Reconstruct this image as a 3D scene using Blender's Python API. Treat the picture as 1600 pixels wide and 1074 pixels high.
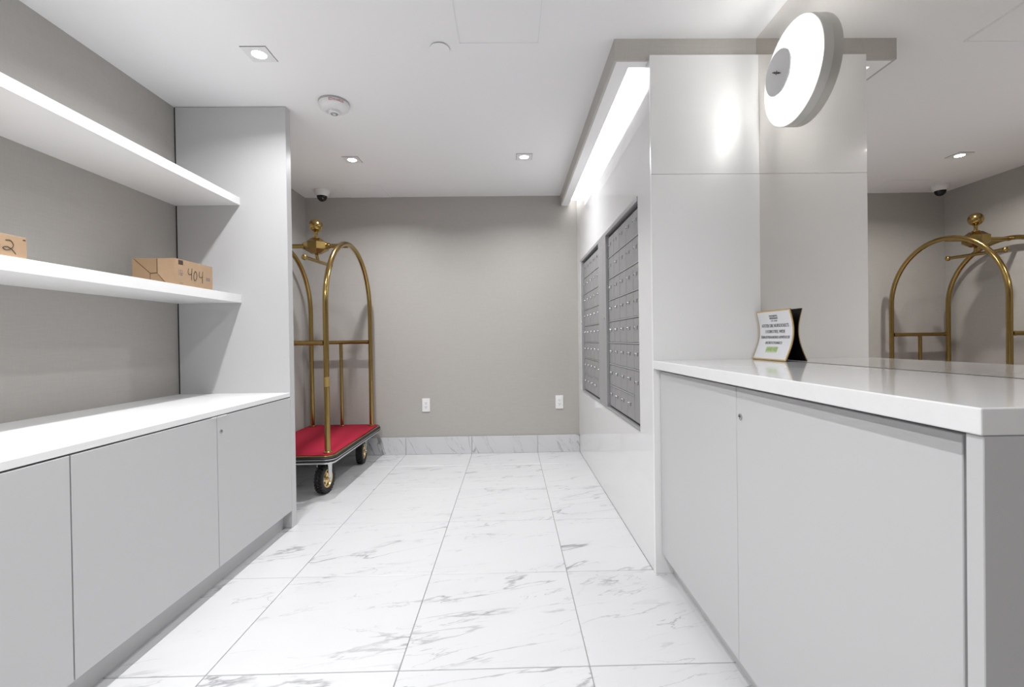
import bpy, bmesh, math, random
from mathutils import Vector, Matrix
R = math.radians
random.seed(7)
for o in list(bpy.data.objects): bpy.data.objects.remove(o)
scene = bpy.context.scene
COL = scene.collection

# ------------------------------------------------------------ camera
F_PX, YAW, PITCH, ROLL, HCAM = 729.156, 0.0163, -0.0072, -0.0138, 1.0328
SX, SY = 9.40, -0.78
cd = bpy.data.cameras.new('camera'); cam = bpy.data.objects.new('camera', cd); COL.objects.link(cam)
fw = Vector((math.sin(YAW)*math.cos(PITCH), math.cos(YAW)*math.cos(PITCH), math.sin(PITCH)))
rt = Vector((math.cos(YAW), -math.sin(YAW), 0)); up = rt.cross(fw)
rr = rt*math.cos(ROLL) + up*math.sin(ROLL); uu = -rt*math.sin(ROLL) + up*math.cos(ROLL)
m = Matrix((rr, uu, -fw)).transposed().to_4x4(); m.translation = (0, 0, HCAM)
cam.matrix_world = m
cd.sensor_fit = 'HORIZONTAL'; cd.sensor_width = 36; cd.lens = F_PX*36/1600
cd.shift_x = -SX/1600; cd.shift_y = SY/1600
cd.clip_start = 0.02; cd.clip_end = 50
scene.camera = cam

# ------------------------------------------------------------ world, exposure
w = bpy.data.worlds.new('world'); scene.world = w; w.use_nodes = True
w.node_tree.nodes['Background'].inputs[0].default_value = (.8, .82, .85, 1)
w.node_tree.nodes['Background'].inputs[1].default_value = .05
vs = scene.view_settings
scene.display_settings.display_device = 'sRGB'
vs.view_transform = 'Standard'; vs.look = 'None'; vs.gamma = 1; vs.use_curve_mapping = False
vs.exposure = 1.22
DOWN_W = 7.0        # watts of each recessed downlight
STRIP_W = .75        # linear light over the mailboxes
SCONCE_E = 23.0       # emission of the sconce lamp

# ------------------------------------------------------------ room dimensions (metres, camera above the origin)
ZC = 2.343           # ceiling
YB = 4.265           # back wall
YF = -1.5            # wall behind the camera
XL = -1.840          # left wall
XR = 1.098           # right wall / mirror plane
XM = 0.622           # face of the mailbox wall
YC = 2.025           # face of the white column
XCAB = -1.2285       # fronts of the left cabinets
YP = 2.613           # face of the tall end panel
T = 0.6; X0 = -0.3635; Y0 = 1.4607   # tile grid

# ------------------------------------------------------------ materials
def new_mat(name):
    mt = bpy.data.materials.new(name); mt.use_nodes = True
    return mt, mt.node_tree.nodes, mt.node_tree.links, mt.node_tree.nodes['Principled BSDF']
def plain(name, col, rough=.5, metal=0, coat=0, spec=.5, noise=0, nscale=30, bump=0, bscale=200):
    mt, n, l, p = new_mat(name)
    p.inputs['Base Color'].default_value = (*col, 1); p.inputs['Roughness'].default_value = rough
    p.inputs['Metallic'].default_value = metal; p.inputs['Coat Weight'].default_value = coat
    p.inputs['Coat Roughness'].default_value = .05; p.inputs['Specular IOR Level'].default_value = spec
    tc = n.new('ShaderNodeTexCoord')
    if noise:
        t = n.new('ShaderNodeTexNoise'); t.inputs['Scale'].default_value = nscale; t.inputs['Detail'].default_value = 4
        l.new(tc.outputs['Object'], t.inputs['Vector'])
        mx = n.new('ShaderNodeMix'); mx.data_type = 'RGBA'
        mx.inputs['A'].default_value = (*[c*(1-noise) for c in col], 1); mx.inputs['B'].default_value = (*[min(1, c*(1+noise)) for c in col], 1)
        l.new(t.outputs['Fac'], mx.inputs['Factor']); l.new(mx.outputs['Result'], p.inputs['Base Color'])
    if bump:
        t = n.new('ShaderNodeTexNoise'); t.inputs['Scale'].default_value = bscale; t.inputs['Detail'].default_value = 3
        l.new(tc.outputs['Object'], t.inputs['Vector'])
        b = n.new('ShaderNodeBump'); b.inputs['Strength'].default_value = bump; b.inputs['Distance'].default_value = .001
        l.new(t.outputs['Fac'], b.inputs['Height']); l.new(b.outputs['Normal'], p.inputs['Normal'])
    return mt
def emit(name, col, s):
    mt, n, l, p = new_mat(name)
    p.inputs['Base Color'].default_value = (.8, .8, .8, 1)
    p.inputs['Emission Color'].default_value = (*col, 1); p.inputs['Emission Strength'].default_value = s
    return mt
def wallpaper(name, col):
    mt, n, l, p = new_mat(name); p.inputs['Roughness'].default_value = .48
    tc = n.new('ShaderNodeTexCoord'); cols = []
    for sc in ((260, 260, 14), (14, 14, 260)):
        mp = n.new('ShaderNodeMapping'); mp.inputs['Scale'].default_value = sc; l.new(tc.outputs['Object'], mp.inputs['Vector'])
        t = n.new('ShaderNodeTexNoise'); t.inputs['Scale'].default_value = 1; t.inputs['Detail'].default_value = 2
        l.new(mp.outputs['Vector'], t.inputs['Vector']); cols.append(t)
    ad = n.new('ShaderNodeMath'); ad.operation = 'ADD'; l.new(cols[0].outputs['Fac'], ad.inputs[0]); l.new(cols[1].outputs['Fac'], ad.inputs[1])
    mr = n.new('ShaderNodeMapRange'); mr.inputs['From Min'].default_value = .6; mr.inputs['From Max'].default_value = 1.4
    l.new(ad.outputs[0], mr.inputs['Value'])
    mx = n.new('ShaderNodeMix'); mx.data_type = 'RGBA'
    mx.inputs['A'].default_value = (*[c*.95 for c in col], 1); mx.inputs['B'].default_value = (*[c*1.05 for c in col], 1)
    l.new(mr.outputs['Result'], mx.inputs['Factor']); l.new(mx.outputs['Result'], p.inputs['Base Color'])
    b = n.new('ShaderNodeBump'); b.inputs['Strength'].default_value = .12; b.inputs['Distance'].default_value = .001
    l.new(ad.outputs[0], b.inputs['Height']); l.new(b.outputs['Normal'], p.inputs['Normal'])
    return mt
def marble(name, rot, rough):
    mt, n, l, p = new_mat(name); p.inputs['Roughness'].default_value = rough
    tc = n.new('ShaderNodeTexCoord'); oi = n.new('ShaderNodeObjectInfo')
    mul = n.new('ShaderNodeMath'); mul.operation = 'MULTIPLY'; mul.inputs[1].default_value = 73.0
    l.new(oi.outputs['Random'], mul.inputs[0])
    mr = n.new('ShaderNodeMapping'); mr.inputs['Rotation'].default_value = rot
    l.new(tc.outputs['Object'], mr.inputs['Vector'])
    def vein(stretch, scale, width, dist, off):
        mp = n.new('ShaderNodeMapping'); mp.inputs['Scale'].default_value = stretch; mp.inputs['Location'].default_value = (off, off*.7, 0)
        l.new(mr.outputs['Vector'], mp.inputs['Vector'])
        t = n.new('ShaderNodeTexNoise'); t.noise_dimensions = '4D'; t.inputs['Scale'].default_value = scale
        t.inputs['Detail'].default_value = 7; t.inputs['Roughness'].default_value = .52; t.inputs['Distortion'].default_value = dist
        l.new(mp.outputs['Vector'], t.inputs['Vector']); l.new(mul.outputs[0], t.inputs['W'])
        s = n.new('ShaderNodeMath'); s.operation = 'SUBTRACT'; s.inputs[1].default_value = .5; l.new(t.outputs['Fac'], s.inputs[0])
        a = n.new('ShaderNodeMath'); a.operation = 'ABSOLUTE'; l.new(s.outputs[0], a.inputs[0])
        g = n.new('ShaderNodeMapRange'); g.interpolation_type = 'SMOOTHSTEP'
        g.inputs['From Min'].default_value = 0; g.inputs['From Max'].default_value = width
        g.inputs['To Min'].default_value = 1; g.inputs['To Max'].default_value = 0
        l.new(a.outputs[0], g.inputs['Value'])
        k = n.new('ShaderNodeTexNoise'); k.noise_dimensions = '4D'; k.inputs['Scale'].default_value = 2.6; k.inputs['Detail'].default_value = 2
        l.new(mp.outputs['Vector'], k.inputs['Vector'])
        ad = n.new('ShaderNodeMath'); ad.operation = 'ADD'; ad.inputs[1].default_value = 11.3 + off; l.new(mul.outputs[0], ad.inputs[0]); l.new(ad.outputs[0], k.inputs['W'])
        km = n.new('ShaderNodeMapRange'); km.inputs['From Min'].default_value = .44; km.inputs['From Max'].default_value = .66
        l.new(k.outputs['Fac'], km.inputs['Value'])
        o = n.new('ShaderNodeMath'); o.operation = 'MULTIPLY'; l.new(g.outputs['Result'], o.inputs[0]); l.new(km.outputs['Result'], o.inputs[1])
        return o
    v1 = vein((.9, 3.6, .9), 1.35, .0125, .55, 0.0)
    v2 = vein((1.0, 5.0, 1.0), 1.9, .0085, .7, 3.7)
    v3 = vein((.8, 2.2, .8), 1.3, .10, .5, 6.1)
    base = (.61, .61, .62, 1)
    def mixin(prev, fac, col, k):
        f = n.new('ShaderNodeMath'); f.operation = 'MULTIPLY'; f.inputs[1].default_value = k; l.new(fac.outputs[0], f.inputs[0])
        mx = n.new('ShaderNodeMix'); mx.data_type = 'RGBA'
        if prev is None: mx.inputs['A'].default_value = base
        else: l.new(prev.outputs['Result'], mx.inputs['A'])
        mx.inputs['B'].default_value = col; l.new(f.outputs[0], mx.inputs['Factor']); return mx
    a = mixin(None, v3, (.50, .50, .52, 1), .22)
    a = mixin(a, v2, (.27, .27, .29, 1), .70)
    a = mixin(a, v1, (.17, .17, .185, 1), .80)
    l.new(a.outputs['Result'], p.inputs['Base Color'])
    return mt
M = {}
M['ceiling'] = plain('ceiling_paint', (.90, .90, .91), .7, bump=.05)
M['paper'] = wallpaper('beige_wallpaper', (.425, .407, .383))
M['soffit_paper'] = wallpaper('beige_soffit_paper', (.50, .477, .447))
M['gloss'] = plain('white_gloss_lacquer', (.76, .76, .765), .035, coat=.3)
M['gloss_col'] = plain('white_satin_gloss_lacquer', (.86, .86, .86), .24, coat=.1)
M['cab'] = plain('pale_grey_laminate', (.55, .55, .555), .42)
M['cab_edge'] = plain('pale_grey_edge', (.66, .66, .66), .45)
M['white_shelf'] = plain('white_laminate', (.84, .84, .84), .4)
M['worktop'] = plain('white_worktop', (.86, .86, .86), .32)
M['quartz'] = plain('white_polished_quartz', (.78, .78, .785), .07, noise=.02, nscale=60)
M['dark'] = plain('black_gap', (.012, .012, .012), .7)
M['grout'] = plain('grey_grout', (.34, .34, .34), .8, noise=.1)
M['tile'] = marble('white_marble_tile', (0, 0, R(-16)), .30)
M['btile'] = marble('white_marble_baseboard', (R(90), R(0), R(-62)), .25)
M['mirror'] = plain('bronze_tinted_mirror', (.74, .715, .685), .004, metal=1)
M['chrome'] = plain('chrome', (.55, .55, .56), .25, metal=1)
M['steel'] = plain('zinc_steel', (.72, .73, .74), .25, metal=1)
M['brass'] = plain('polished_brass', (.38, .265, .095), .16, metal=1, noise=.06, nscale=12)
M['gold'] = plain('gold_plated_rim', (.85, .62, .28), .2, metal=1)
M['rubber'] = plain('black_rubber', (.012, .012, .012), .55)
M['carpet'] = plain('red_carpet', (.33, .020, .042), .95, noise=.25, nscale=260, bump=.6, bscale=500, spec=.1)
M['alu'] = plain('grey_aluminium', (.46, .46, .47), .38, metal=.6)
M['alu_door'] = plain('grey_mailbox_door', (.40, .40, .41), .36, metal=.55, noise=.04, nscale=20)
M['tag'] = plain('number_tag', (.62, .62, .62), .4)
M['ink'] = plain('black_ink', (.015, .013, .012), .6)
M['print'] = plain('grey_print', (.16, .15, .16), .6)
M['card'] = plain('kraft_cardboard', (.39, .262, .16), .8, noise=.07, nscale=40)
M['cardd'] = plain('kraft_cardboard_flap', (.30, .195, .112), .8, noise=.07, nscale=40)
M['plastic'] = plain('white_plastic', (.80, .80, .80), .35)
M['plasticg'] = plain('grey_plastic', (.42, .42, .42), .4)
M['red'] = plain('red_print', (.42, .012, .03), .5)
M['dome'] = plain('black_dome', (.006, .006, .007), .08)
M['lens'] = emit('lamp_lens', (1, .99, .97), 14)
M['strip'] = emit('linear_light_diffuser', (1, .99, .97), 1.1)
M['glow'] = emit('sconce_lamp', (1, .985, .95), SCONCE_E)
M['opal'] = emit('sconce_opal', (1, .99, .97), .10)
M['shell'] = plain('grey_metal_shell', (.66, .66, .63), .35, metal=.25)
M['puck'] = plain('pale_grey_cap', (.66, .66, .67), .4)
M['paperw'] = plain('white_card_insert', (.80, .80, .82), .3)
M['green'] = plain('green_print', (.20, .33, .08), .5)
M['greenl'] = plain('pale_green_print', (.50, .62, .33), .5)
M['black'] = plain('black_card', (.008, .008, .008), .5)

# ------------------------------------------------------------ mesh helpers
def wloc(o):
    v = Vector((0, 0, 0))
    while o is not None: v = v + o.location; o = o.parent
    return v
def prop(o, label=None, cat=None, group=None, kind=None):
    if label: o['label'] = label
    if cat: o['category'] = cat
    if group: o['group'] = group
    if kind: o['kind'] = kind
    return o
def thing(name, loc, label=None, cat=None, group=None, kind=None):
    o = bpy.data.objects.new(name, None); COL.objects.link(o); o.location = loc; o.empty_display_size = .05
    return prop(o, label, cat, group, kind)
def mesh_of(name, bm, mat, smooth=None):
    bmesh.ops.recalc_face_normals(bm, faces=bm.faces)
    me = bpy.data.meshes.new(name); bm.to_mesh(me); bm.free(); me.materials.append(mat)
    if smooth is not None:
        for p in me.polygons: p.use_smooth = True
        me.set_sharp_from_angle(angle=R(smooth))
    return me
def obj(name, bm, mat, parent=None, smooth=None, origin=None):
    """world-coordinate bmesh -> one object; origin defaults to its bottom centre"""
    if origin is None:
        xs = [v.co for v in bm.verts]
        lo = Vector([min(c[i] for c in xs) for i in range(3)]); hi = Vector([max(c[i] for c in xs) for i in range(3)])
        origin = Vector(((lo.x+hi.x)/2, (lo.y+hi.y)/2, lo.z))
    bmesh.ops.translate(bm, verts=bm.verts, vec=-Vector(origin))
    o = bpy.data.objects.new(name, mesh_of(name, bm, mat, smooth)); COL.objects.link(o)
    o.location = Vector(origin)
    if parent is not None: o.parent = parent; o.location = Vector(origin) - wloc(parent)
    return o
def place(name, me, parent, world):
    o = bpy.data.objects.new(name, me); COL.objects.link(o)
    if parent is not None: o.parent = parent; o.location = Vector(world) - wloc(parent)
    else: o.location = world
    return o
def addbox(bm, x0, x1, y0, y1, z0, z1, bev=0, seg=1):
    vs_ = [bm.verts.new((x, y, z)) for x in (x0, x1) for y in (y0, y1) for z in (z0, z1)]
    fs = [(0, 1, 3, 2), (4, 6, 7, 5), (0, 4, 5, 1), (2, 3, 7, 6), (0, 2, 6, 4), (1, 5, 7, 3)]
    faces = [bm.faces.new([vs_[i] for i in f]) for f in fs]
    if bev:
        es = list({e for f in faces for e in f.edges})
        bmesh.ops.bevel(bm, geom=es, offset=bev, segments=seg, affect='EDGES', profile=.5)
def box(x0, x1, y0, y1, z0, z1, bev=0, seg=1):
    bm = bmesh.new(); addbox(bm, x0, x1, y0, y1, z0, z1, bev, seg); return bm
def boxes(*bs, bev=0):
    bm = bmesh.new()
    for b in bs: addbox(bm, *b, bev)
    return bm
def addtube(bm, pts, r, n=12, cap=True, flat=None):
    pts = [Vector(p) for p in pts]; rings = []
    prev = None
    for i, p in enumerate(pts):
        t = (pts[min(i+1, len(pts)-1)] - pts[max(i-1, 0)]).normalized()
        if prev is None:
            a = Vector((0, 0, 1)) if abs(t.z) < .9 else Vector((1, 0, 0))
            u = t.cross(a).normalized()
        else:
            u = (prev - t*prev.dot(t)).normalized()
        prev = u; v = t.cross(u)
        rings.append([bm.verts.new(p + u*math.cos(2*math.pi*k/n)*r + v*math.sin(2*math.pi*k/n)*r) for k in range(n)])
    for a, b in zip(rings, rings[1:]):
        for k in range(n): bm.faces.new((a[k], a[(k+1) % n], b[(k+1) % n], b[k]))
    if cap: bm.faces.new(rings[0][::-1]); bm.faces.new(rings[-1])
    return bm
def tube(pts, r, n=12): return addtube(bmesh.new(), pts, r, n)
def addlathe(bm, prof, origin, axis='z', n=32):
    """prof: list of (radius, height along axis)"""
    o = Vector(origin)
    ax = {'z': (Vector((1, 0, 0)), Vector((0, 1, 0)), Vector((0, 0, 1))),
          'x': (Vector((0, 1, 0)), Vector((0, 0, 1)), Vector((1, 0, 0))),
          'y': (Vector((0, 0, 1)), Vector((1, 0, 0)), Vector((0, 1, 0)))}[axis] if isinstance(axis, str) else axis
    U, V, W = ax; rings = []
    for r, h in prof:
        if r < 1e-6: rings.append([bm.verts.new(o + W*h)])
        else: rings.append([bm.verts.new(o + U*r*math.cos(2*math.pi*k/n) + V*r*math.sin(2*math.pi*k/n) + W*h) for k in range(n)])
    for a, b in zip(rings, rings[1:]):
        for k in range(n):
            k2 = (k+1) % n
            if len(a) == 1 and len(b) == 1: continue
            if len(a) == 1: bm.faces.new((a[0], b[k], b[k2]))
            elif len(b) == 1: bm.faces.new((a[k], a[k2], b[0]))
            else: bm.faces.new((a[k], a[k2], b[k2], b[k]))
    return bm
def lathe(prof, origin, axis='z', n=32): return addlathe(bmesh.new(), prof, origin, axis, n)
def rrect(x0, x1, y0, y1, r, n=8):
    pts = []
    for cx, cy, a0 in ((x1-r, y1-r, 0), (x0+r, y1-r, 90), (x0+r, y0+r, 180), (x1-r, y0+r, 270)):
        for k in range(n+1):
            a = R(a0 + 90*k/n); pts.append((cx + r*math.cos(a), cy + r*math.sin(a)))
    return pts
def addprism(bm, layers):
    """layers: list of (2-D outline, z) with equal counts"""
    rings = [[bm.verts.new((x, y, z)) for x, y in pts] for pts, z in layers]
    n = len(rings[0])
    for a, b in zip(rings, rings[1:]):
        for k in range(n): bm.faces.new((a[k], a[(k+1) % n], b[(k+1) % n], b[k]))
    bm.faces.new(rings[0][::-1]); bm.faces.new(rings[-1])
    return bm
def text_bm(body, size, to_world, depth=.0006):
    cu = bpy.data.curves.new('t', 'FONT'); cu.body = body; cu.size = size; cu.align_x = 'CENTER'; cu.align_y = 'CENTER'; cu.extrude = depth/2
    cu.resolution_u = 3
    to = bpy.data.objects.new('t', cu); COL.objects.link(to)
    bpy.context.view_layer.update()
    me = bpy.data.meshes.new_from_object(to.evaluated_get(bpy.context.evaluated_depsgraph_get()))
    bpy.data.objects.remove(to); bpy.data.curves.remove(cu)
    bm = bmesh.new(); bm.from_mesh(me); bpy.data.meshes.remove(me)
    for v in bm.verts: v.co = to_world(v.co)
    return bm
def strokes(lines, to_world, r):
    bm = bmesh.new()
    for ln in lines: addtube(bm, [to_world(Vector((a, b, 0))) for a, b in ln], r, 5)
    return bm
def smooth_line(pts, k=6):
    out = []; P = [pts[0]] + list(pts) + [pts[-1]]
    for i in range(1, len(P)-2):
        for s in range(k):
            t = s/k; q = []
            for d in range(2):
                a, b, c, e = P[i-1][d], P[i][d], P[i+1][d], P[i+2][d]
                q.append(.5*((2*b) + (-a+c)*t + (2*a-5*b+4*c-e)*t*t + (-a+3*b-3*c+e)*t**3))
            out.append(tuple(q))
    out.append(tuple(pts[-1])); return out

# ============================================================ SETTING
def struct(name, bm, mat, label, parent=None):
    o = obj(name, bm, mat, parent)
    return prop(o, label, kind='structure')
fl = struct('floor', box(XL-.1, XR+.1, YF-.1, YB+.1, -.06, -.0035), M['grout'], 'floor of large white marble tiles with grey veins')
tile_cache = {}
def tile_mesh(w_, d_):
    k = (round(w_, 3), round(d_, 3))
    if k not in tile_cache:
        bm = box(-w_/2, w_/2, -d_/2, d_/2, -.009, 0, .0012); tile_cache[k] = mesh_of('tile', bm, M['tile'])
    return tile_cache[k]
gap = .0032
i = -3
for i in range(-3, 4):
    for j in range(-6, 6):
        xa, xb, ya, yb = X0+i*T, X0+(i+1)*T, Y0+j*T, Y0+(j+1)*T
        xa, xb, ya, yb = max(xa, XL), min(xb, XR), max(ya, YF), min(yb, YB)
        if ya > YC-.1: xb = min(xb, XM)
        if xb-xa < .03 or yb-ya < .03: continue
        place('tile', tile_mesh(xb-xa-gap, yb-ya-gap), fl, ((xa+xb)/2, (ya+yb)/2, 0))
# strip of tile in front of the column where the grid row is cut by the mailbox wall
struct('ceiling', box(XL-.1, XR+.1, YF-.1, YB+.1, ZC, ZC+.08), M['ceiling'], 'smooth white painted ceiling')
struct('wall_left', box(XL-.1, XL, YF-.1, YB+.1, 0, ZC), M['paper'], 'beige woven wallpaper wall behind the white shelves')
struct('wall_back', box(XL, XR+.1, YB, YB+.1, 0, ZC), M['paper'], 'beige woven wallpaper wall at the far end')
struct('wall_front', box(XL, XR, YF-.1, YF, 0, ZC), M['paper'], 'beige wall closing the near end of the room')
struct('wall_right', box(XR+.006, XR+.1, YF, YB, 0, ZC), M['paper'], 'beige wall that carries the tinted mirror')
# column: white lacquer panels facing the camera (joint at z 1.744)
wc = struct('wall_column', box(XM+.012, XR+.0055, YC+.014, YC+.16, 0, 2.258), M['gloss_col'], 'white glossy column beside the tinted mirror')
for z0, z1 in ((0, 1.7433), (1.7447, 2.262)):
    obj('panel', box(XM, XR, YC, YC+.0145, z0, z1, .0006), M['gloss_col'], wc)
# mailbox wall with its opening
MB0, MB1, MBZ0, MBZ1 = 2.243, 4.105, .580, 1.717
SY0 = 2.100
wm = struct('wall_mailbox', box(XM+.09, XM+.3, YC+.16, YB, 0, 2.2495), M['gloss'], 'white glossy lacquered wall around the mailboxes')
for b in ((YC+.0145, YB, 0, MBZ0), (YC+.0145, YB, MBZ1, 2.2495), (SY0, YB, 2.2496, 2.32), (YC+.0145, MB0, MBZ0, MBZ1), (MB1, YB, MBZ0, MBZ1)):
    obj('panel', box(XM, XM+.089, *b), M['gloss'], wm)
# soffit: beige box with a white underside and a slot for the linear light
SZ = 2.250; SXL = .472; SLOT0 = .548
so = struct('trim_1', boxes((SXL, SXL+.012, YC+.018, YB, SZ, ZC), (SXL+.012, XR, YC+.018, YC+.030, SZ, ZC)), M['soffit_paper'], 'beige boxed soffit above the mailboxes and column')
obj('soffit_underside', boxes((SXL+.0121, SLOT0, YC+.0301, YB, SZ, SZ+.012), (SLOT0, XM, YC+.0301, SY0, SZ, SZ+.012), (SLOT0-.004, SLOT0, SY0, YB, SZ+.012, SZ+.07), (SLOT0, XM, SY0-.004, SY0, SZ+.012, SZ+.07)), M['ceiling'], so)
# baseboards of cut marble tile
def baseboard(name, axis, a0, a1, off, label):
    if axis == 'x': root = struct(name, box(a0, a1, YB-.006, YB, 0, .150), M['grout'], label)
    else: root = struct(name, box(XL, XL+.006, a0, a1, 0, .150), M['grout'], label)
    k = math.floor((a0-off)/T)
    while off + k*T < a1:
        s0, s1 = max(a0, off+k*T)+.0014, min(a1, off+(k+1)*T)-.0014; k += 1
        if s1-s0 < .02: continue
        if axis == 'x': obj('tile', box(s0, s1, YB-.013, YB-.0061, .001, .157, .001), M['btile'], root)
        else: obj('tile', box(XL+.0061, XL+.013, s0, s1, .001, .157, .001), M['btile'], root)
baseboard('baseboard_back', 'x', XL+.014, XM, X0, 'marble tile baseboard along the far wall')
baseboard('baseboard_left', 'y', YP+.07, YB-.014, Y0, 'marble tile baseboard beside the luggage cart')

# ============================================================ LEFT: cabinets, worktop, shelves, end panel
ep = thing('end_panel', ((XL+XCAB)/2, YP+.025, 0), 'tall pale grey end panel between the shelves and the luggage cart', 'panel')
obj('board', box(XL+.008, XCAB, YP, YP+.055, 0, ZC-.002, .0012), M['cab'], ep)
obj('shadow_gap', box(XL, XL+.0079, YP+.004, YP+.05, 0, ZC-.002), M['dark'], ep)  # black filler strip, its colour stands in for the shade inside the reveal
def left_cabinet(y0, y1, label):
    t = thing('base_cabinet', ((XL+XCAB)/2, (y0+y1)/2, 0), label, 'cabinet', 'left wall cabinets')
    obj('carcass', boxes((XL+.002, XCAB-.022, y0, y1, .096, .705), (XL+.002, XCAB-.30, y0, y1, .705, .7320)), M['cab'], t)
    obj('toe_kick', box(XL+.002, -1.277, y0, y1, 0, .0955), M['cab'], t)
    mid = (y0+y1)/2
    ds = []
    for a, b in ((y0, mid), (mid, y1)):
        ds.append(obj('door', box(XCAB-.0215, XCAB, a+.0018, b-.0018, .097, .7275, .0012), M['cab'], t))
    return t, ds
cab1, d1 = left_cabinet(1.317, YP, 'pale grey base cabinet with small round lock by the end panel')
cab2, d2 = left_cabinet(.02, 1.316, 'pale grey base cabinet cut by the left picture edge')
lk = obj('lock', lathe([(0, 0), (.0085, 0), (.0085, .0035), (.006, .0045), (.006, .003), (0, .003)], (XCAB, 1.990, .662), 'x', 20), M['chrome'], d1[1], 40)
obj('keyhole', box(XCAB+.003, XCAB+.0037, 1.9892, 1.9908, .658, .666), M['ink'], lk)
obj('pull_tab', box(XCAB, XCAB+.0015, 1.93, 1.962, .7240, .7295), M['plastic'], d1[0])
obj('pull_tab', box(XCAB, XCAB+.0015, 1.968, 2.03, .7240, .7295), M['plastic'], d1[1])
prop(obj('worktop', box(XL, XCAB, .02, YP, .7325, .7565, .0015), M['worktop']), 'long white worktop over the left cabinets', 'worktop')
for z0, z1, lab in ((1.798, 1.840, 'upper white wall shelf, empty, near the ceiling'), (1.258, 1.302, 'lower white wall shelf carrying cardboard boxes')):
    prop(obj('wall_shelf', box(XL, -1.486, .02, YP, z0, z1, .001), M['white_shelf']), lab, 'shelf', 'white wall shelves')
# second tall panel, at the near end of the shelf run
ep2 = thing('end_panel', ((XL+XCAB)/2, -.01, 0), 'tall pale grey end panel closing the near end of the shelves', 'panel')
obj('board', box(XL+.008, XCAB, -.04, .0195, 0, ZC-.002, .0012), M['cab'], ep2)

# ---- cardboard boxes
def carton(x0, x1, y0, y1, z0, z1, label, rotate=0):
    t = thing('cardboard_box', ((x0+x1)/2, (y0+y1)/2, z0), label, 'box', 'parcels on the lower shelf')
    obj('carton', box(x0, x1, y0, y1, z0, z1, .0008), M['card'], t)
    return t
Z2 = 1.3022
bx0, bx1, by0, by1, bz1 = -1.690, -1.500, 2.121, 2.385, 1.421
b404 = carton(bx0, bx1, by0, by1, Z2, bz1, 'brown cardboard box marked 404 beside the end panel')
# folded flaps on the end that faces the room entrance
def endpt(a, b): return Vector((bx0 + (bx1-bx0)*a, by0-.0012, Z2 + (bz1-Z2)*b))
def flap(poly, name='flap', mat='cardd', dy=0):
    bm = bmesh.new()
    f = [bm.verts.new(endpt(a, b) + Vector((0, -dy-.0006, 0))) for a, b in poly]; g = [bm.verts.new(v.co + Vector((0, .0018, 0))) for v in f]
    bm.faces.new(f); bm.faces.new(g[::-1])
    for k in range(len(f)): bm.faces.new((f[k], g[k], g[(k+1) % len(f)], f[(k+1) % len(f)]))
    return obj(name, bm, M[mat], b404)
obj('flap_seam', box(bx0+.002, bx1-.002, by0-.0006, by0+.0005, Z2+.001, bz1-.002), plain('dark_seam', (.10, .06, .03), .9), b404)
flap([(.01, .98), (.04, .97), (.42, .42), (.42, .02), (.01, .02)])
flap([(.06, .98), (.58, .98), (.58, .46), (.435, .44)], dy=.0006)
flap([(.60, .98), (.99, .98), (.99, .02), (.82, .02), (.60, .42)], mat='card')
flap([(.435, .02), (.435, .40), (.585, .42), (.79, .02)], dy=.0006)
def face404(c): return Vector((bx1+.0006, by0 + c.x, Z2 + c.y))
four = [[(0, .062), (-.004, .044), (.002, .036), (.012, .036), (.019, .040)], [(.024, .066), (.021, .040), (.019, .010)]]
nums = []
for ln in four: nums.append(smooth_line([(a+.088, b+.022) for a, b in ln]))
nums.append(smooth_line([(.135, .078), (.126, .066), (.123, .045), (.130, .033), (.140, .040), (.145, .058), (.141, .073), (.133, .078)]))
for ln in four: nums.append(smooth_line([(a+.165, b+.018) for a, b in ln]))
obj('handwritten_number', strokes(nums, face404, .0012), M['ink'], b404)
pm = []
for k in range(7): pm.append((.022, .052, .0945+k*.003, .0945+k*.003+.0019))
obj('printed_label', boxes(*[(bx1, bx1+.0005, by0+a, by0+b, Z2+c, Z2+d) for a, b, c, d in pm]), M['ink'], b404)
prop(obj('printed_mark', boxes(*[(bx1, bx1+.0005, by0+a, by0+b, Z2+c, Z2+d) for a, b, c, d in ((.024, .0255, .045, .073), (.032, .047, .045, .047), (.032, .047, .068, .070), (.032, .034, .045, .070), (.045, .047, .045, .070), (.037, .042, .050, .058), (.050, .054, .055, .058), (.030, .036, .008, .012), (.040, .048, .008, .012))]), M['print'], b404), kind='stuff')
prop(obj('printed_mark', boxes(*[(bx1, bx1+.0005, by0+.215+k*.006, by0+.218+k*.006, Z2+.042, Z2+.058) for k in range(5)]), M['print'], b404), kind='stuff')
b02 = carton(-1.66, -1.503, 1.19, 1.482, Z2, 1.370, 'brown cardboard box marked 02, cut by the left picture edge')
def face02(c): return Vector((-1.503+.0006, 1.39 + c.x, Z2 + c.y))
two = smooth_line([(.030, .050), (.044, .051), (.052, .038), (.044, .026), (.030, .021), (.022, .026), (.034, .031), (.048, .024), (.058, .012)])
zero = smooth_line([(.004, .048), (-.006, .040), (-.008, .026), (.000, .018), (.010, .024), (.013, .036), (.004, .048)])
obj('handwritten_number', strokes([two, zero], face02, .0010), M['ink'], b02)
obj('printed_mark', box(-1.5031, -1.5025, 1.470, 1.478, 1.360, 1.363), M['ink'], b02)

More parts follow.
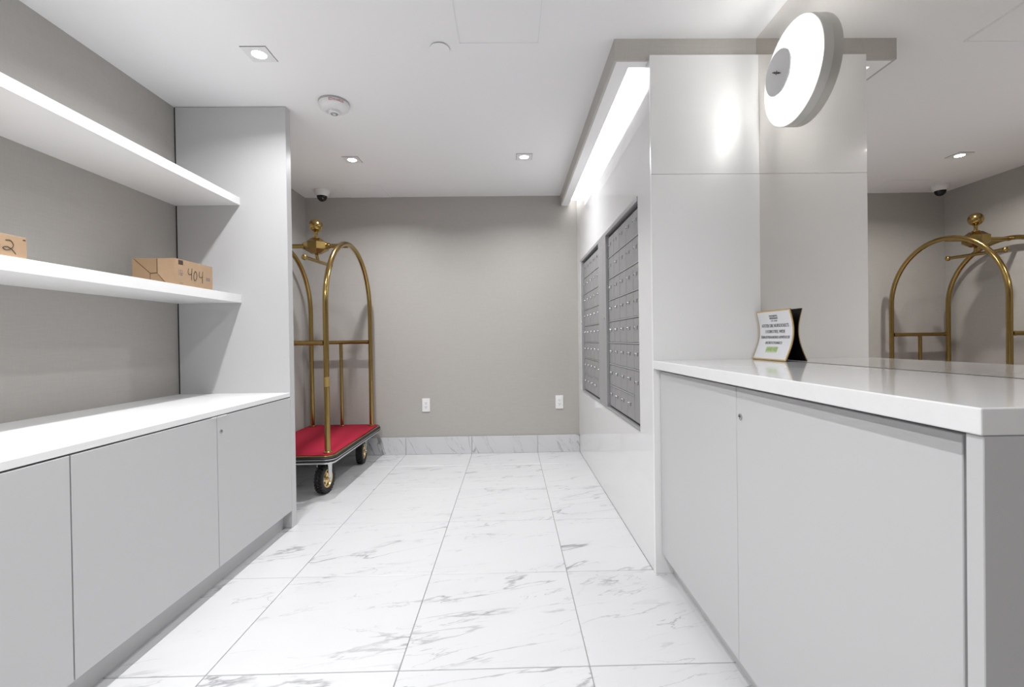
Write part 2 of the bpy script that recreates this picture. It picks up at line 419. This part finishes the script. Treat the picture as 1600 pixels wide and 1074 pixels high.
# ============================================================ RIGHT: counter, mirror, sconce, sign
CY0 = .607; CZ0, CZ1 = .8966, .9336
rc = thing('counter_cabinet', ((XM+XR)/2, (CY0+YC)/2, 0), 'pale grey counter cabinet with two flat doors below the mirror', 'cabinet')
obj('carcass', boxes((.672, XR, CY0+.028, YC-.001, .092, .870), (.80, XR, CY0+.028, YC-.001, .870, .8960)), M['cab'], rc)
obj('toe_kick', box(.700, XR, CY0+.028, YC-.001, 0, .0915), M['cab'], rc)
obj('end_panel', box(.627, XR, CY0+.002, CY0+.027, 0, .8962, .0012), M['cab'], rc)
rd1 = obj('door', box(.650, .6715, CY0+.0545, 1.3355, .092, .887, .0012), M['cab'], rc)
rd2 = obj('door', box(.650, .6715, 1.3375, YC-.004, .092, .887, .0012), M['cab'], rc)
lk = obj('lock', lathe([(0, 0), (.0085, 0), (.0085, -.0035), (.006, -.0045), (.006, -.003), (0, -.003)], (.650, 1.311, .806), 'x', 20), M['chrome'], rd1, 40)
obj('keyhole', box(.6463, .647, 1.3102, 1.3118, .802, .810), M['ink'], lk)
prop(obj('countertop', box(XM, XR, CY0, YC-.0005, CZ0, CZ1, .0022, 2), M['quartz']), 'polished white stone countertop below the tinted mirror', 'countertop')
prop(obj('wall_mirror', box(XR, XR+.0055, .30, YC+.0175, CZ1+.001, ZC-.001), M['mirror']), 'large bronze tinted mirror above the white countertop', 'mirror')

# ---- round sconce on the mirror
LY, LZ = 1.737, 2.018
sc = thing('wall_sconce', (XR, LY, LZ), 'round white disc wall lamp mounted on the tinted mirror', 'lamp')
c0 = (0, LY, LZ)
obj('mount', lathe([(0, 1.0975), (.055, 1.0975), (.055, 1.090), (0, 1.090)], c0, 'x', 32), M['shell'], sc, 40, (XR, LY, LZ))
obj('shell', lathe([(.06, 1.0979), (.186, 1.0979), (.186, 1.068), (.1855, 1.0655), (.1835, 1.0655), (.182, 1.070), (.182, 1.092), (.06, 1.092)], c0, 'x', 64), M['shell'], sc, 50, (XR, LY, LZ))
obj('diffuser', lathe([(0, 1.077), (.10, 1.072), (.165, 1.0675), (.1835, 1.0655), (.1835, 1.0645), (.165, 1.067), (.10, 1.071), (0, 1.073)], c0, 'x', 64), M['opal'], sc, 60, (XR, LY, LZ))
cp = obj('centre_cap', lathe([(0, 1.022), (.076, 1.022), (.080, 1.018), (.080, 1.013), (.077, 1.010), (0, 1.009)], c0, 'x', 48), M['puck'], sc, 40, (XR, LY, LZ))
obj('lamp_ring', lathe([(.030, 1.0225), (.074, 1.0225), (.074, 1.026), (.030, 1.026), (.030, 1.0225)], c0, 'x', 48), M['glow'], cp, 40, (XR, LY, LZ))
obj('stem', lathe([(0, 1.022), (.018, 1.022), (.018, 1.074), (0, 1.074)], c0, 'x', 24), M['puck'], cp, 40, (XR, LY, LZ))
mk = boxes((1.0082, 1.0091, -.030, .030, -.0020, .0020), (1.0082, 1.0091, -.003, .003, -.007, .007), (1.0082, 1.0091, -.018, -.010, -.0035, .0035), (1.0082, 1.0091, .010, .018, -.0035, .0035))
bmesh.ops.rotate(mk, verts=mk.verts, cent=(0, 0, 0), matrix=Matrix.Rotation(R(30), 3, 'X')); bmesh.ops.translate(mk, verts=mk.verts, vec=(0, LY, LZ))
prop(obj('maker_mark', mk, M['print'], cp), kind='stuff')

# ---- curved notice on the counter
sg = thing('counter_sign', (1.07, 1.897, CZ1), 'small curved white notice with gold edge standing on countertop', 'sign')
SGY0, SGY1, SGH = 1.774, 2.019, .205
def sx(h):     # profile of the bent sheet: foot forward, waist back, top forward
    t = h/SGH
    return 1.0585 + .0335*math.sin(min(1, t/.58)*math.pi/2) if t <= .58 else 1.092 - .015*(1-math.cos((t-.58)/.42*math.pi/2))
def sheet(y0, y1, h0, h1, off, th, n=16):
    bm = bmesh.new(); A = []; B = []
    for k in range(n+1):
        h = h0 + (h1-h0)*k/n; d = (sx(h+.001)-sx(h-.001))/.002; nv = Vector((-1, 0, d)).normalized()
        for L, q in ((A, off+th), (B, off)):
            pp = Vector((sx(h), 0, CZ1+.0005+h)) + nv*q
            L.append((bm.verts.new((pp.x, y0, pp.z)), bm.verts.new((pp.x, y1, pp.z))))
    for L in (A, B):
        for a, b in zip(L, L[1:]): bm.faces.new((a[0], a[1], b[1], b[0]))
    for s in (0, 1):
        for k in range(n): bm.faces.new((A[k][s], A[k+1][s], B[k+1][s], B[k][s]))
    bm.faces.new((A[0][0], A[0][1], B[0][1], B[0][0])); bm.faces.new((A[-1][0], A[-1][1], B[-1][1], B[-1][0]))
    return bm
obj('backing', sheet(SGY0, SGY1, 0, SGH, 0, .0015), M['black'], sg, 40)
obj('gold_edge', sheet(SGY0, SGY1, 0, SGH, .0016, .003), M['gold'], sg, 40)
ins = obj('insert', sheet(SGY0+.006, SGY1-.006, .005, SGH-.005, .0047, .0008), M['paperw'], sg, 40)
def on_sign(c, hc):   # text x runs towards the camera (viewer's right), y up
    h = hc + c.y; d = (sx(h+.001)-sx(h-.001))/.002; nv = Vector((-1, 0, d)).normalized()
    pp = Vector((sx(h), (SGY0+SGY1)/2 - c.x, CZ1+.0005+h)) + nv*(.0058 + c.z)
    return pp
for txt, hc, s, mt, wd in (('ATETER DIK NURSOOULTS', .142, .0200, 'print', .80), ('E IOBROTIES, WIDE', .117, .0188, 'print', .85), ('TERIALESTREAUNDRUS ASWEFUCOE', .093, .0165, 'print', .76), ('INSTRETUTIONNCO', .069, .0158, 'print', .82), ('DAVED FIZE', .042, .0198, 'green', .75)):
    obj('lettering', text_bm(txt, s, lambda c: on_sign(Vector((c.x*wd, c.y, c.z+.0006)), hc)), M[mt], ins)
def flatmark(a0, a1, h0, h1, mat, lift=0):
    bm = bmesh.new(); addbox(bm, a0, a1, h0, h1, 0, .0004)
    for v in bm.verts: v.co = on_sign(Vector((v.co.x, v.co.y, v.co.z+lift)), 0)
    obj('print_block', bm, M[mat], ins)
flatmark(-.041, .041, .030, .054, 'greenl')
for k in range(4): flatmark(-.029, .029, .170+k*.004, .174+k*.004, 'print')
obj('lettering', text_bm('HOZELAND', .012, lambda c: on_sign(c+Vector((0, 0, .0008)), .178)), M['paperw'], ins)
obj('lettering', text_bm('CITY  HOME', .008, lambda c: on_sign(c, .162)), M['print'], ins)

# ============================================================ MAILBOXES
DX = .640
def door_mesh(w_, h_): return mesh_of('mailbox_door', box(-.004, .012, -w_/2, w_/2, -h_/2, h_/2, .0015), M['alu_door'])
PW, PH = .148, .135
me_door = door_mesh(PW-.006, PH-.010); me_tall = door_mesh(PW-.006, 2*PH-.010)
me_lock = mesh_of('lock', lathe([(.0045, -.004), (.0048, -.007), (.0075, -.006), (.0085, 0), (.0045, 0)], (0, 0, 0), 'x', 14), M['chrome'], 40)
me_key = mesh_of('keyhole', lathe([(0, 0), (.0046, 0), (.0046, -.005), (0, -.005)], (0, 0, 0), 'x', 10), M['ink'])
me_dig = mesh_of('number_mark', boxes((-.0006, 0, .006, .009, -.009, .009), (-.0006, 0, -.006, -.003, -.009, .009), (-.0006, 0, -.013, -.006, .006, .009)), M['ink'])
def mailbox(y0, label):
    yn, yf = y0, y0+5*PW
    z0 = .600; z1 = z0 + 8*PH
    t = thing('mailbox_unit', (XM+.05, (yn+yf)/2, MBZ0), label, 'mailbox', 'wall mailboxes')
    ya, yb = yn-.045, yf+.045
    ya = max(ya, MB0+.001); yb = min(yb, MB1-.001)
    if y0 < 3: yb = 3.085
    else: ya = 3.0855
    obj('housing', box(DX+.016, XM+.089, ya, yb, MBZ0+.001, MBZ1-.001), M['dark'], t)
    # frame: head, sill, jambs
    fr = obj('frame', boxes((XM-.004, DX+.015, ya, yb, MBZ1-.024, MBZ1-.001), (XM-.004, DX+.015, ya, yb, MBZ0+.001, MBZ0+.012),
        (XM-.004, DX+.015, yf+.006, yb, MBZ0+.012, MBZ1-.024), bev=.0008), M['alu'], t)
    if yn-.006-ya > .006: obj('jamb', box(XM-.004, DX+.015, ya, yn-.006, MBZ0+.012, MBZ1-.024, .0008), M['alu'], t)
    for r in range(1, 8):
        ye = yf if r > 2 else yf
        y_start = yn if r != 1 else yn+PW
        obj('rail', box(DX-.007, DX+.012, y_start, ye, z0+r*PH-.0035, z0+r*PH+.0035, .001), M['alu'], t)
    for r in range(8):
        for c in range(5):
            cy = yn + (c+.5)*PW; cz = z0 + (r+.5)*PH
            if c == 0 and r == 1: continue
            tall = (c == 0 and r == 0)
            if tall: cz = z0 + PH
            d = place('mailbox_door', me_tall if tall else me_door, t, (DX, cy, cz))
            ly, lz = cy + PW*.30, cz + (.012 if not tall else .07)
            k = place('lock', me_lock, d, (DX-.004, ly, lz))
            place('keyhole', me_key, d, (DX-.004, ly, lz))
            prop(place('number_mark', me_dig, d, (DX-.004, ly-.040, lz)), kind='stuff')
    obj('master_lock', lathe([(0, 0), (.007, 0), (.007, -.005), (0, -.006)], (XM-.004, (yf+.006+yb)/2, 1.165), 'x', 16), M['chrome'], fr, 40)
    return t
mailbox(2.246, 'grey metal mailbox unit nearer the countertop, forty small doors')
mb2 = mailbox(3.245, 'grey metal mailbox unit nearer the far wall')
def tag_text(c): return Vector((XM-.0047, 3.13 - c.x, 1.665 + c.y))
obj('unit_letter', text_bm('2', .032, tag_text), M['print'], mb2)

# ============================================================ LUGGAGE CART
DZ = .286
AX, BX, AY, BY = -1.238, -1.757, 3.154, 4.148
CXM, CYM = (AX+BX)/2, (AY+BY)/2
lc = thing('luggage_cart', (CXM, CYM, 0), 'brass birdcage luggage cart with red carpet deck in the far corner', 'luggage cart')
ox0, ox1, oy0, oy1 = -1.823, -1.170, 3.072, 4.236
def deck_layer(name, inset, z0, z1, mat, bev=0.0, rad=.07):
    bm = bmesh.new(); a = rrect(ox0+inset, ox1-inset, oy0+inset, oy1-inset, rad-inset*.5)
    if bev:
        b = rrect(ox0+inset+bev, ox1-inset-bev, oy0+inset+bev, oy1-inset-bev, rad-inset*.5-bev*.5)
        addprism(bm, [(b, z0), (a, z0+bev), (a, z1-bev), (b, z1)])
    else: addprism(bm, [(a, z0), (a, z1)])
    return obj(name, bm, mat, lc, 50)
deck_layer('lower_frame', .010, DZ-.058, DZ-.045, M['steel'], .002)
bum = deck_layer('bumper', 0, DZ-.045, DZ-.008, M['rubber'], .007)
obj('bumper_line', addprism(bmesh.new(), [(rrect(ox0-.0008, ox1+.0008, oy0-.0008, oy1+.0008, .07), DZ-.030), (rrect(ox0-.0008, ox1+.0008, oy0-.0008, oy1+.0008, .07), DZ-.026)]), M['steel'], bum)
deck_layer('gold_trim', .004, DZ-.008, DZ-.001, M['brass'], .002)
deck_layer('carpet', .020, DZ-.001, DZ+.004, M['carpet'], .001)
RT = .0185
ZTOP = 1.784
def hoop(x):
    rad = (BY-AY)/2; zs = ZTOP - rad
    pts = [(x, AY, DZ+.002), (x, AY, .7), (x, AY, zs-.1)]
    for k in range(0, 33):
        a = math.pi - math.pi*k/32
        pts.append((x, CYM + rad*math.cos(a), zs + rad*math.sin(a)))
    pts += [(x, BY, zs-.1), (x, BY, .7), (x, BY, DZ+.002)]
    h = obj('hoop', tube(pts, RT, 16), M['brass'], lc, 50)
    for y in (AY, BY):
        obj('collar', lathe([(.019, 0), (.030, 0), (.030, .006), (.024, .012), (.0188, .014)], (x, y, DZ+.004), 'z', 24), M['brass'], h, 40)
    return h
hA = hoop(AX); hB = hoop(BX)
obj('label_band', lathe([(.0187, 0), (.0194, 0), (.0194, .065), (.0187, .065)], (AX, AY, .735), 'z', 16), plain('aged_brass_label', (.38, .27, .09), .5, metal=.6), hA, 40)
for y in (AY, BY):
    rb = obj('cross_rail', tube([(BX+RT-.002, y, 1.030), (AX-RT+.002, y, 1.030)], .0165, 14), M['brass'], lc, 50)
    for x, s in ((BX+RT, 1), (AX-RT, -1)):
        obj('end_cap', tube([(x-.003*s, y, 1.030), (x+.022*s, y, 1.030)], .0182, 14), M['brass'], rb, 50)
    bl = obj('baluster', tube([(CXM, y, DZ+.003), (CXM, y, 1.018)], .0145, 14), M['brass'], lc, 50)
    obj('collar', lathe([(.015, 0), (.024, 0), (.024, .005), (.015, .012)], (CXM, y, DZ+.004), 'z', 20), M['brass'], bl, 40)
# hub, finial, top bars, hanger rail
HZ = 1.772; HY = CYM-.025; CXM = CXM+.012
hub = obj('hub', lathe([(0, -.058), (.036, -.058), (.082, -.030), (.090, -.026), (.090, .026), (.082, .030), (.042, .060), (0, .060)], (CXM, HY, HZ),
    (Vector((math.cos(R(22.5)), math.sin(R(22.5)), 0)), Vector((-math.sin(R(22.5)), math.cos(R(22.5)), 0)), Vector((0, 0, 1))), 8), M['brass'], lc)
for s, xx in ((1, AX), (-1, BX)):
    tb = obj('top_bar', tube([(CXM+s*.060, HY, HZ+.003), (xx-s*.004, HY, HZ+.003)], .0165, 14), M['brass'], lc, 50)
    obj('bar_socket', tube([(CXM+s*.078, HY, HZ+.003), (CXM+s*.102, HY, HZ+.004)], .024, 16), M['brass'], tb, 50)
fin = obj('finial', lathe([(0, .148)] + [(.050*math.sin(a), .098 - .050*-math.cos(a) if False else .1+.050*math.cos(a)) for a in [math.pi*k/14 for k in range(1, 13)]] + [(.013, .045), (.012, .015), (.026, .008), (.026, 0), (0, 0)], (CXM, HY, HZ+.060), 'z', 28), M['brass'], lc, 50)
RN, RF = Vector((-1.480, 3.400, 1.650)), Vector((-1.462, 3.838, 1.660)); RMID = (RN+RF)/2
hr = obj('hanger_rail', tube([RN, RF], .013, 14), M['brass'], lc, 50)
obj('stem', tube([RMID, (CXM, HY, HZ-.050)], .012, 12), M['brass'], hr, 50)
for q in (RN, RF):
    obj('end_ball', lathe([(0, .02)] + [(.021*math.sin(math.pi*k/10), .021*math.cos(math.pi*k/10)) for k in range(1, 10)] + [(0, -.02)], q, 'z', 18), M['brass'], hr, 60)
# casters
def caster(x, y, ang, swing):
    WR, WW = .101, .058
    U = Vector((math.cos(ang), math.sin(ang), 0)); V = Vector((-math.sin(ang), math.cos(ang), 0)); Zv = Vector((0, 0, 1))
    c = Vector((x, y, WR+.0005))
    ax = (V, Zv, U)
    h = WW/2
    tr = lathe([(.062, -h*.80), (.074, -h*.95), (.088, -h*.98), (.095, -h*.80), (.096, 0), (.095, h*.80), (.088, h*.98), (.074, h*.95), (.062, h*.80)], c, ax, 40)
    # tread blocks
    for row, uo in ((0, -h*.62), (1, 0), (2, h*.62)):
        for k in range(26):
            a = 2*math.pi*(k + (.5 if row == 1 else 0))/26; da = 2*math.pi/26*.32
            vsn = []
            for rr_ in (.0945, .101):
                for aa in (a-da, a+da):
                    for u2 in (uo-h*.26, uo+h*.26):
                        vsn.append(tr.verts.new(c + V*math.cos(aa)*rr_ + Zv*math.sin(aa)*rr_ + U*u2))
            for f in ((4, 5, 7, 6), (0, 4, 6, 2), (1, 3, 7, 5), (0, 1, 5, 4), (2, 6, 7, 3)): tr.faces.new([vsn[q] for q in f])
    wh = obj('wheel', tr, M['rubber'], lc, 35)
    rim = bmesh.new()
    addlathe(rim, [(.012, -h*.55), (.030, -h*.62), (.050, -h*.45), (.056, -h*.78), (.0625, -h*.82), (.0625, h*.82), (.056, h*.78), (.050, h*.45), (.030, h*.62), (.012, h*.55)], c, ax, 32)
    obj('rim', rim, M['gold'], wh, 40)
    hs = bmesh.new()
    for k in range(5):
        a = 2*math.pi*k/5
        for s in (-1, 1):
            p0 = c + V*math.cos(a)*.041 + Zv*math.sin(a)*.041
            addlathe(hs, [(0, s*h*.60), (.0095, s*h*.60), (.0095, s*h*.45)], p0, ax, 10)
    obj('rim_hole', hs, M['dark'], wh)
    obj('axle', tube([c-U*(h+.016), c+U*(h+.016)], .008, 12), M['steel'], wh, 40)
    fk = bmesh.new()
    top = DZ-.060
    for s in (-1, 1):
        a = c + U*s*(h+.009)
        prof = [(-.014, -.016), (.014, -.016), (.026, .07), (.030, top-c.z), (-.030, top-c.z), (-.026, .07)]
        f1 = [fk.verts.new(a + V*q[0] + Zv*q[1] - U*.0022) for q in prof]; f2 = [fk.verts.new(a + V*q[0] + Zv*q[1] + U*.0022) for q in prof]
        fk.faces.new(f1); fk.faces.new(f2[::-1])
        for k in range(6): fk.faces.new((f1[k], f2[k], f2[(k+1) % 6], f1[(k+1) % 6]))
    b1 = [fk.verts.new(c + U*su*(h+.011) + V*sv*.030 + Zv*(zz-c.z)) for su in (-1, 1) for sv in (-1, 1) for zz in (top-.004, top+.002)]
    for f in [(0, 1, 3, 2), (4, 6, 7, 5), (0, 4, 5, 1), (2, 3, 7, 6), (0, 2, 6, 4), (1, 5, 7, 3)]: fk.faces.new([b1[q] for q in f])
    obj('caster_fork', fk, M['steel'], lc, 30)
caster(-1.285, 3.215, R(-6), 0)
caster(-1.280, 3.985, R(5), 0)
caster(-1.700, 3.215, R(8), 0)
caster(-1.700, 3.985, R(-4), 0)

# ============================================================ WALL AND CEILING FITTINGS
def outlet(xc, zc, label):
    t = thing('wall_outlet', (xc, YB-.001, zc), label, 'outlet', 'outlets on the far wall')
    obj('plate', box(xc-.0355, xc+.0355, YB-.007, YB-.0005, zc-.061, zc+.061, .002), M['plastic'], t)
    f = obj('receptacle', box(xc-.017, xc+.017, YB-.009, YB-.0071, zc-.034, zc+.034, .001), M['plastic'], t)
    for dz in (-.018, .016):
        obj('socket', boxes((xc-.0075, xc-.005, YB-.0095, YB-.0091, zc+dz, zc+dz+.009), (xc+.005, xc+.0075, YB-.0095, YB-.0091, zc+dz, zc+dz+.009), (xc-.0025, xc+.0025, YB-.0095, YB-.0091, zc+dz-.009, zc+dz-.004)), M['ink'], f)
outlet(-.776, .448, 'white duplex wall outlet beside the luggage cart')
outlet(.441, .457, 'white duplex wall outlet beside the mailboxes')

def downlight(x, y, label, dim=1.0):
    t = thing('downlight', (x, y, ZC), label, 'downlight', 'recessed square ceiling downlights')
    h = .056
    obj('shadow_line', box(x-h-.0015, x+h+.0015, y-h-.0015, y+h+.0015, ZC-.0012, ZC-.0002), M['dark'], t)
    bm = bmesh.new()          # square plate with a round hole
    n = 40; inner = []; outer = []
    for k in range(n):
        a = 2*math.pi*k/n; c, s = math.cos(a), math.sin(a); q = h/max(abs(c), abs(s))
        inner.append((x+.031*c, y+.031*s)); outer.append((x+q*c, y+q*s))
    L = [[bm.verts.new((px, py, z)) for px, py in P] for P, z in ((outer, ZC-.0013), (outer, ZC-.004), (inner, ZC-.004), (inner, ZC-.0013))]
    for a, b in zip(L, L[1:] + L[:1]):
        for k in range(n): bm.faces.new((a[k], a[(k+1) % n], b[(k+1) % n], b[k]))
    obj('trim_plate', bm, M['plastic'], t)
    obj('lens', lathe([(0, -.0034), (.0305, -.0034), (.0305, -.0014), (0, -.0014)], (x, y, ZC), 'z', 32), M['lens'], t)
    ld = bpy.data.lights.new('downlight_lamp', 'AREA'); ld.shape = 'DISK'; ld.size = .058; ld.energy = DOWN_W*dim; ld.color = (.985, .99, 1); ld.spread = R(150)
    lo = bpy.data.objects.new('lamp', ld); COL.objects.link(lo); lo.parent = t; lo.location = (0, 0, -.0055)
downlight(-1.119, 2.141, 'square downlight nearest the shelves and end panel', .52)
downlight(-1.118, 3.380, 'square downlight above the luggage cart', .85)
downlight(.117, 3.350, 'square downlight beside the beige soffit', .85)
downlight(-1.119, .90, 'square downlight above the near end of the shelves', 1.3)
downlight(-.35, -.45, 'added fill downlight over the near end of the room, out of view', .72)  # added out of view to even out the brightness, no lamp known here
downlight(-.35, .80, 'square downlight above the near part of the aisle', .72)

# linear light in the soffit slot
ll = thing('linear_light', ((SLOT0+XM)/2, (SY0+YB)/2, SZ+.05), 'long bright linear light in the soffit above the mailboxes', 'light')
obj('diffuser', box(SLOT0+.0005, XM-.0005, SY0+.001, YB-.001, SZ+.050, SZ+.056), M['strip'], ll)
ld = bpy.data.lights.new('linear_lamp', 'AREA'); ld.shape = 'RECTANGLE'; ld.size = .06; ld.size_y = YB-SY0-.04; ld.energy = STRIP_W; ld.color = (1, .99, .975); ld.spread = R(110)
lo = bpy.data.objects.new('lamp', ld); COL.objects.link(lo); lo.parent = ll; lo.location = (0, 0, -.004)

# smoke detector
DXc, DYc = -.945, 2.575
sd = thing('smoke_detector', (DXc, DYc, ZC), 'round white smoke detector with red lettering on the ceiling', 'smoke detector')
obj('base', lathe([(0, 0), (.080, 0), (.081, -.006), (.078, -.010), (0, -.010)], (DXc, DYc, ZC-.0002), 'z', 48), M['plasticg'], sd, 40)
bd = obj('body', lathe([(0, -.0102), (.0795, -.0102), (.0805, -.020), (.074, -.034), (.058, -.046), (.040, -.050), (.038, -.047), (0, -.047)], (DXc, DYc, ZC), 'z', 48), M['plastic'], sd, 40)
obj('sensor_cap', lathe([(.0, -.0471), (.030, -.0471), (.029, -.060), (.020, -.064), (.018, -.058), (.010, -.058), (.008, -.067), (0, -.068)], (DXc, DYc, ZC), 'z', 32), M['plastic'], bd, 40)
obj('sensor_ring', lathe([(.0185, -.0642), (.019, -.0655), (.0145, -.0655), (.0140, -.0600), (.0185, -.0642)], (DXc, DYc, ZC), 'z', 32), M['plasticg'], bd, 40)
def on_det(c):
    a = R(-62) + c.x/.0795; rad = .0818 - max(0, (.020+.003-c.y)-.020)*.45 + c.z
    return Vector((DXc + rad*math.cos(a), DYc + rad*math.sin(a), ZC - .0205 + c.y))
obj('lettering', text_bm('EDWARDS', .0165, on_det), M['red'], bd)

# dome camera
KX, KY = -1.605, 4.055
dc = thing('security_camera', (KX, KY, ZC), 'small white dome security camera above the luggage cart', 'camera')
hs = obj('housing', lathe([(0, 0), (.064, 0), (.066, -.006), (.064, -.020), (.056, -.040), (.044, -.052), (0, -.052)], (KX, KY, ZC-.0002), 'z', 40), M['plastic'], dc, 40)
obj('dome', lathe([(.043, -.0522)] + [(.042*math.cos(a), -.0525 - .045*math.sin(a)) for a in [math.pi/2*k/8 for k in range(8)]] + [(0, -.0975)], (KX, KY, ZC), 'z', 32), M['dome'], dc, 50)
# sprinkler cover
sp = thing('sprinkler_cover', (-.297, 2.100, ZC), 'flat round white sprinkler cover on the ceiling', 'sprinkler')
obj('gap_ring', lathe([(0, -.0002), (.038, -.0002), (.038, -.004), (0, -.004)], (-.297, 2.100, ZC), 'z', 32), M['plasticg'], sp, 40)
obj('cover_plate', lathe([(0, -.0041), (.0425, -.0041), (.0430, -.0055), (.042, -.0065), (0, -.0065)], (-.297, 2.100, ZC), 'z', 40), M['ceiling'], sp, 40)
# access panels
def access(x0, x1, y0, y1, label, gm):
    t = thing('access_panel', ((x0+x1)/2, (y0+y1)/2, ZC), label, 'access panel', 'ceiling access panels')
    obj('frame', boxes((x0, x1, y0, y0+.006, ZC-.003, ZC-.0002), (x0, x1, y1-.006, y1, ZC-.003, ZC-.0002), (x0, x0+.006, y0+.006, y1-.006, ZC-.003, ZC-.0002), (x1-.006, x1, y0+.006, y1-.006, ZC-.003, ZC-.0002)), M['ceiling'], t)
    obj('gap', box(x0+.006, x1-.006, y0+.006, y1-.006, ZC-.0012, ZC-.0002), M[gm], t)  # sheet toned to draw the shadow lines around the cover
    obj('cover', box(x0+.0085, x1-.0085, y0+.0085, y1-.0085, ZC-.0030, ZC-.0013), M['ceiling'], t)
access(-.211, .147, 1.712, 2.070, 'square ceiling access panel beside the sprinkler cover', 'plastic')
access(-1.420, -1.064, 3.915, YB-.002, 'square ceiling access panel against the far wall', 'plasticg')
